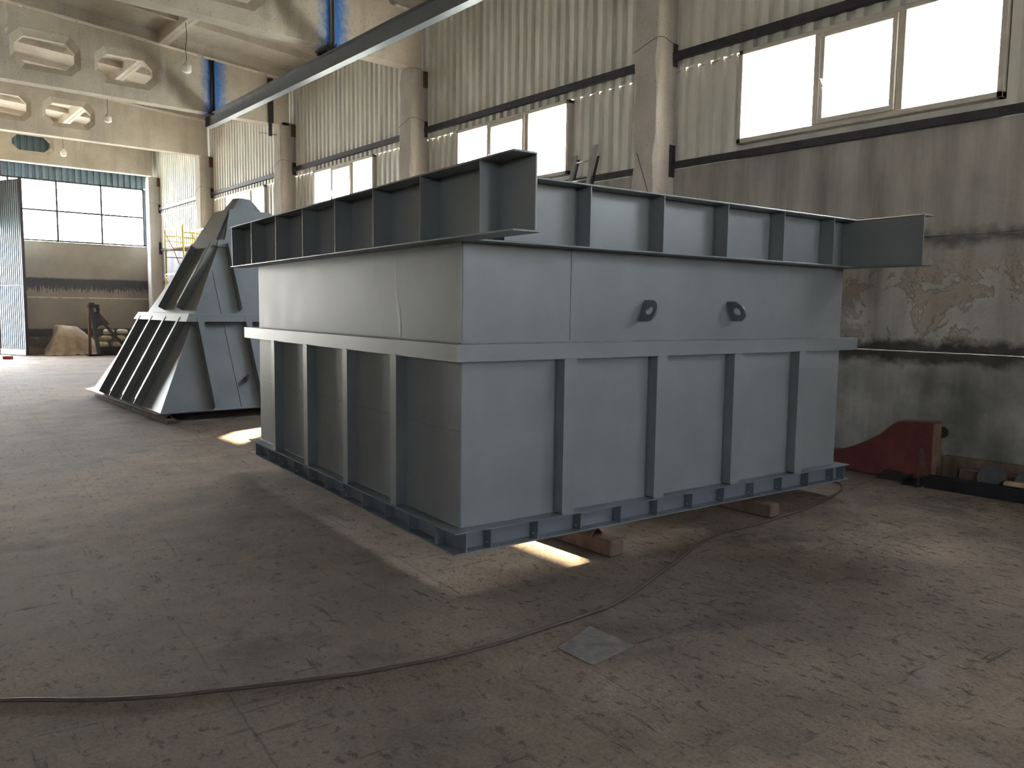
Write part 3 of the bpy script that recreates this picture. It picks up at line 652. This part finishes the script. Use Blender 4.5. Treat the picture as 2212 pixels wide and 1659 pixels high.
m = MB(); m.prism([(0, 0), (.14, 0), (.12, .36), (.10, .36)], lambda y, z: (-.01-.0, y-.02, z), lambda y, z: (-.022, y-.02, z)); m.obj('gusset', rust, Rm)
m = MB(); m.box(-.24, .0, .16, .172, 0, .09); m.box(-.2, 0, -.0, .16, 0, .012); m.beam((-.24, .03, .045), (.0, .0, .045), .01, .09); m.obj('foot_plate', black_steel, Rm)
m = MB(); n = 8; m.prism([(.0, 0), (.3, 0), (.27, .06), (.22, .1), (.15, .115), (.08, .1), (.03, .06)], lambda y, z: (-.10+z*1.1, y+.2, z), lambda y, z: (-.09+z*1.1, y+.2, z)); m.obj('curved_offcut', black_steel, Rm)
t = thing('steel_channel', 'long black steel channel lying on the floor at the right wall, nearest the camera', 'steel channel', (8.22, 1.4, 0), .03)
m = MB(); m.box(-.06, .06, 0, 1.85, 0, .012); m.box(-.06, -.05, 0, 1.85, .012, .12); m.box(.05, .06, 0, 1.85, .012, .12); m.obj('channel', black_steel, t)
for i, (x, z0, z1, l0, l1, mt, lab) in enumerate([(8.58, .17, .27, 1.2, 3.3, wood, 'long weathered wooden beam against the foot of the right wall'),
                                               (8.60, .0, .16, 1.2, 3.1, rust, 'rusty steel section lying under the wooden beam at the right wall')]):
    m = MB().box(-.05, .05, 0, l1-l0, 0, z1-z0); o = m.obj('wooden_beam' if i == 0 else 'rusty_section', mt, None, .008); o.location = (x+(.12 if i == 0 else .0), l0, z0 if i else .0)
    if i == 0:
        o.location = (8.7, l0, 0); m2 = None
        o.scale = (1, 1, 2.55)
    tag(o, lab, 'beam' if i == 0 else 'steel section')
for x, y, r_, lab in ((8.36, 2.74, .13, 'round grey steel disc propped on edge among the scrap'), (8.38, 2.44, .12, 'grey octagonal steel plate propped beside the round disc')):
    m = MB(); m.prism(circ(0, r_, r_, 8 if r_ < .125 else 12), lambda a, z: (0, a, z+.012), lambda a, z: (.03, a, z+.012)); o = m.obj('steel_disc', grey_block, None, .004); o.location = (x, y, 0); o.rotation_euler = (0, .15, .15); tag(o, lab, 'steel plate', 'grey plates by the wall')
o = MB().box(-.045, .045, 0, 1.1, 0, .035).obj('plank', wood_pale, None, .005); o.location = (8.27, 2.60, .1205); o.rotation_euler = (.0, 0, PI+.16); tag(o, 'pale wooden plank resting on the black channel at the right edge', 'plank')

# ------------------------------------------------------------ scaffold tower, ladder and rod
S = thing('scaffold_tower', 'yellow tube scaffold tower behind the pyramid hopper', 'scaffold', (7.2, 22.73, 0))
W_, D_, ZS = .78, 1.6, 3.95
for x in (0, W_):
    for y in (0, D_): MB().tube([(x, y, 0), (x, y, ZS)], .024, 8).obj('post', yellow, S)
for y in (0, D_):
    for z in (.4, 1.0, 1.55, 2.1, 2.65, 3.12, 3.58): MB().tube([(0, y, z), (W_, y, z)], .015, 6).obj('rung', yellow, S)
    MB().tube([(0, y, ZS-.22), (W_, y, ZS-.22)], .018, 6).obj('guard_rail', yellow, S)
for x in (0, W_):
    MB().box(x-.02, x+.02, 0, D_, ZS-.05, ZS-.0).obj('side_rail', white_mat, S); MB().box(x-.015, x+.015, 0, D_, 2.6, 2.64).obj('side_rail', alu, S)
    for za, zb in ((.5, 1.5), (1.5, 2.6), (2.6, 3.85)):
        MB().tube([(x-.03, 0, za), (x-.03, D_/2, (za+zb)/2+.1), (x-.03, D_, zb)], .012, 6).obj('brace', red_tube, S)
m = MB(); m.box(.02, W_-.02, .02, D_-.02, 3.32, 3.36); m.obj('platform', wood_pale, S)
Ld = thing('ladder', 'grey metal ladder leaning on the wall right of the second window', 'ladder', (7.55, 8.42, 0))
hvx, hz = 1.12, 4.07
for y in (0, .42):
    MB().beam((0, y, 0), (hvx, y, hz+(.1 if y == 0 else 0)), .03, .07, (0, 1, 0)).obj('stile', alu, Ld); MB().beam((.07, y+.02, 0), (hvx+.07, y+.02, hz-.05), .02, .04, (0, 1, 0)).obj('stile', dark_steel, Ld)
for k in range(14):
    f_ = (k+.6)/14; MB().tube([(hvx*f_, 0, hz*f_), (hvx*f_, .42, hz*f_)], .013, 6).obj('rung', alu, Ld)
t = MB().tube([(8.39, 7.37, 3.86), (8.35, 7.12, 3.3), (8.2, 6.8, 1.8), (8.05, 6.5, 0)], .006, 6).obj('steel_rod', dark_steel); tag(t, 'thin dark rod leaning on the nearest concrete column', 'rod')

# ------------------------------------------------------------ far corner: stand, tarpaulin and sacks
St = thing('steel_stand', 'dark steel A-shaped stand with a block on top, in front of the far wall', 'stand', (6.2, 29.3, 0))
m = MB(); m.hexa([(-.1, -.02, 0), (-.0, -.02, 0), (-.0, .05, 0), (-.1, .05, 0)], [(-.04, -.02, 1.6), (.02, -.02, 1.6), (.02, .05, 1.6), (-.04, .05, 1.6)]); m.obj('leg', rust, St)
m = MB(); m.hexa([(.14, -.2, 0), (.26, -.2, 0), (.26, -.12, 0), (.14, -.12, 0)], [(-.02, -.06, 1.6), (.1, -.06, 1.6), (.1, .02, 1.6), (-.02, .02, 1.6)]); m.obj('leg', dark_steel, St)
MB().beam((.1, 0, 1.45), (1.05, .1, .32), .06, .09).obj('strut', dark_steel, St)
m = MB(); m.prism([(.05, 1.5), (.3, 1.42), (.6, 1.05), (.25, 1.0), (.12, .8)], lambda x, z: (x, -.0, z), lambda x, z: (x, .03, z)); m.obj('gusset', dark_steel, St)
m = MB(); m.box(-.06, .26, -.12, .14, 1.6, 1.72); m.box(-.02, .12, -.1, .12, 1.72, 1.78); m.box(.2, .28, -.08, .1, 1.42, 1.6); m.obj('head_block', black_steel, St)
m = MB(); m.box(-.12, .3, -.2, -.12, 0, .07); m.box(-.12, -.04, -.2, .3, 0, .06); m.box(.2, 1.3, -.05, .1, 0, .3); m.obj('base', black_steel, St)
# tarpaulin over a heap
random.seed(5); nx, ny = 30, 22; vs = []; fs = []
for j in range(ny):
    for i in range(nx):
        u_, v_ = i/(nx-1), j/(ny-1); x = -.75+1.5*u_; y = -.45+.9*v_
        px_ = x+.75; prof_ = min(1.0, px_/.42)**1.3 if px_ < .42 else (1.0-.12*(px_-.42) if px_ < 1.0 else .93-.45*(px_-1.0)/.5)
        top_z = 1.02*prof_*(max(0, 1-abs((y-.12)/.52)**3.0) if y < .12 else 1)
        fold = .06*math.sin(x*19+2.5*y+2*noise.noise(Vector((x*3, y*3, 0))))*(1-min(1, top_z))+.035*noise.noise(Vector((x*8, y*8, 2)))
        z = max(.015, top_z+fold*.6); vs.append((x+.05*math.sin(z*9+y*6)*(.6 if x < -.2 else .2), y+fold*.5, z))
for j in range(ny-1):
    for i in range(nx-1): fs.append((j*nx+i, j*nx+i+1, (j+1)*nx+i+1, (j+1)*nx+i))
m = MB(); m.add(vs, fs, True); o = m.obj('tarpaulin', canvas); o.location = (5.76, 30.3, 0); tag(o, 'brown canvas tarpaulin draped over a heap beside the steel stand', 'tarpaulin')
SK = [(6.76, .11), (7.20, .11), (7.64, .11), (6.80, .33), (7.24, .33), (7.66, .33), (6.92, .55), (7.36, .55), (7.0, .77), (7.44, .77)]
for i, (sx_, sz_) in enumerate(SK):
    m = MB(); vs = []; fs = []; A, B = 16, 9
    for a in range(B):
        ph = PI*a/(B-1)-PI/2
        for b in range(A):
            th = 2*PI*b/A; d = 1+.16*noise.noise(Vector((math.cos(th)*2.5, math.sin(th)*2.5, ph*2+i*3)))
            c_ = abs(math.cos(ph))**.5; vs.append((.185*d*c_*math.cos(th), .17*d*c_*math.sin(th), .095*d*math.sin(ph)))
    for a in range(B-1):
        for b in range(A): fs.append((a*A+b, a*A+(b+1) % A, (a+1)*A+(b+1) % A, (a+1)*A+b))
    m.add(vs, fs, True); o = m.obj('sack', sack); o.location = (sx_, 30.4, sz_)
    tag(o, 'crumpled pale sack heaped behind the steel stand by the far wall', 'sack', 'sacks heaped behind the steel stand')

# ------------------------------------------------------------ trees beyond the far window
def tree(x, y, h_, lab, seed):
    random.seed(seed); t = thing('tree', lab, 'tree', (x, y, -.06), 0, 'trees outside the end wall')
    MB().tube([(0, 0, 0), (.2, 0, h_*.3), (0, .1, h_*.7)], [.3, .22, .1], 8).obj('trunk', bark, t)
    m = MB()
    for k in range(1500):
        a = random.random()*2*PI; zz = random.random(); rr = (.30*h_)*math.sqrt(max(0, 1-(2*zz-1)**2))*(.6+.4*random.random())
        p = Vector((rr*math.cos(a), rr*math.sin(a), h_*(.3+.7*zz))); s_ = .25+.25*random.random()
        d1 = Vector((random.uniform(-1, 1), random.uniform(-1, 1), random.uniform(-1, 1))).normalized()*s_; d2 = d1.orthogonal().normalized()*s_*.6
        m.add([p-d1, p+d2, p+d1, p-d2], [(0, 1, 2, 3)])
    m.obj('foliage', leaf, t)
tree(27, 135, 14.0, 'pale tree seen through the far window, at its right edge', 1)
tree(13.5, 120, 9.5, 'low pale tree seen through the far window, at its left edge', 2)
tree(19, 150, 9.0, 'lowest hazy tree between the two others in the far window', 3)
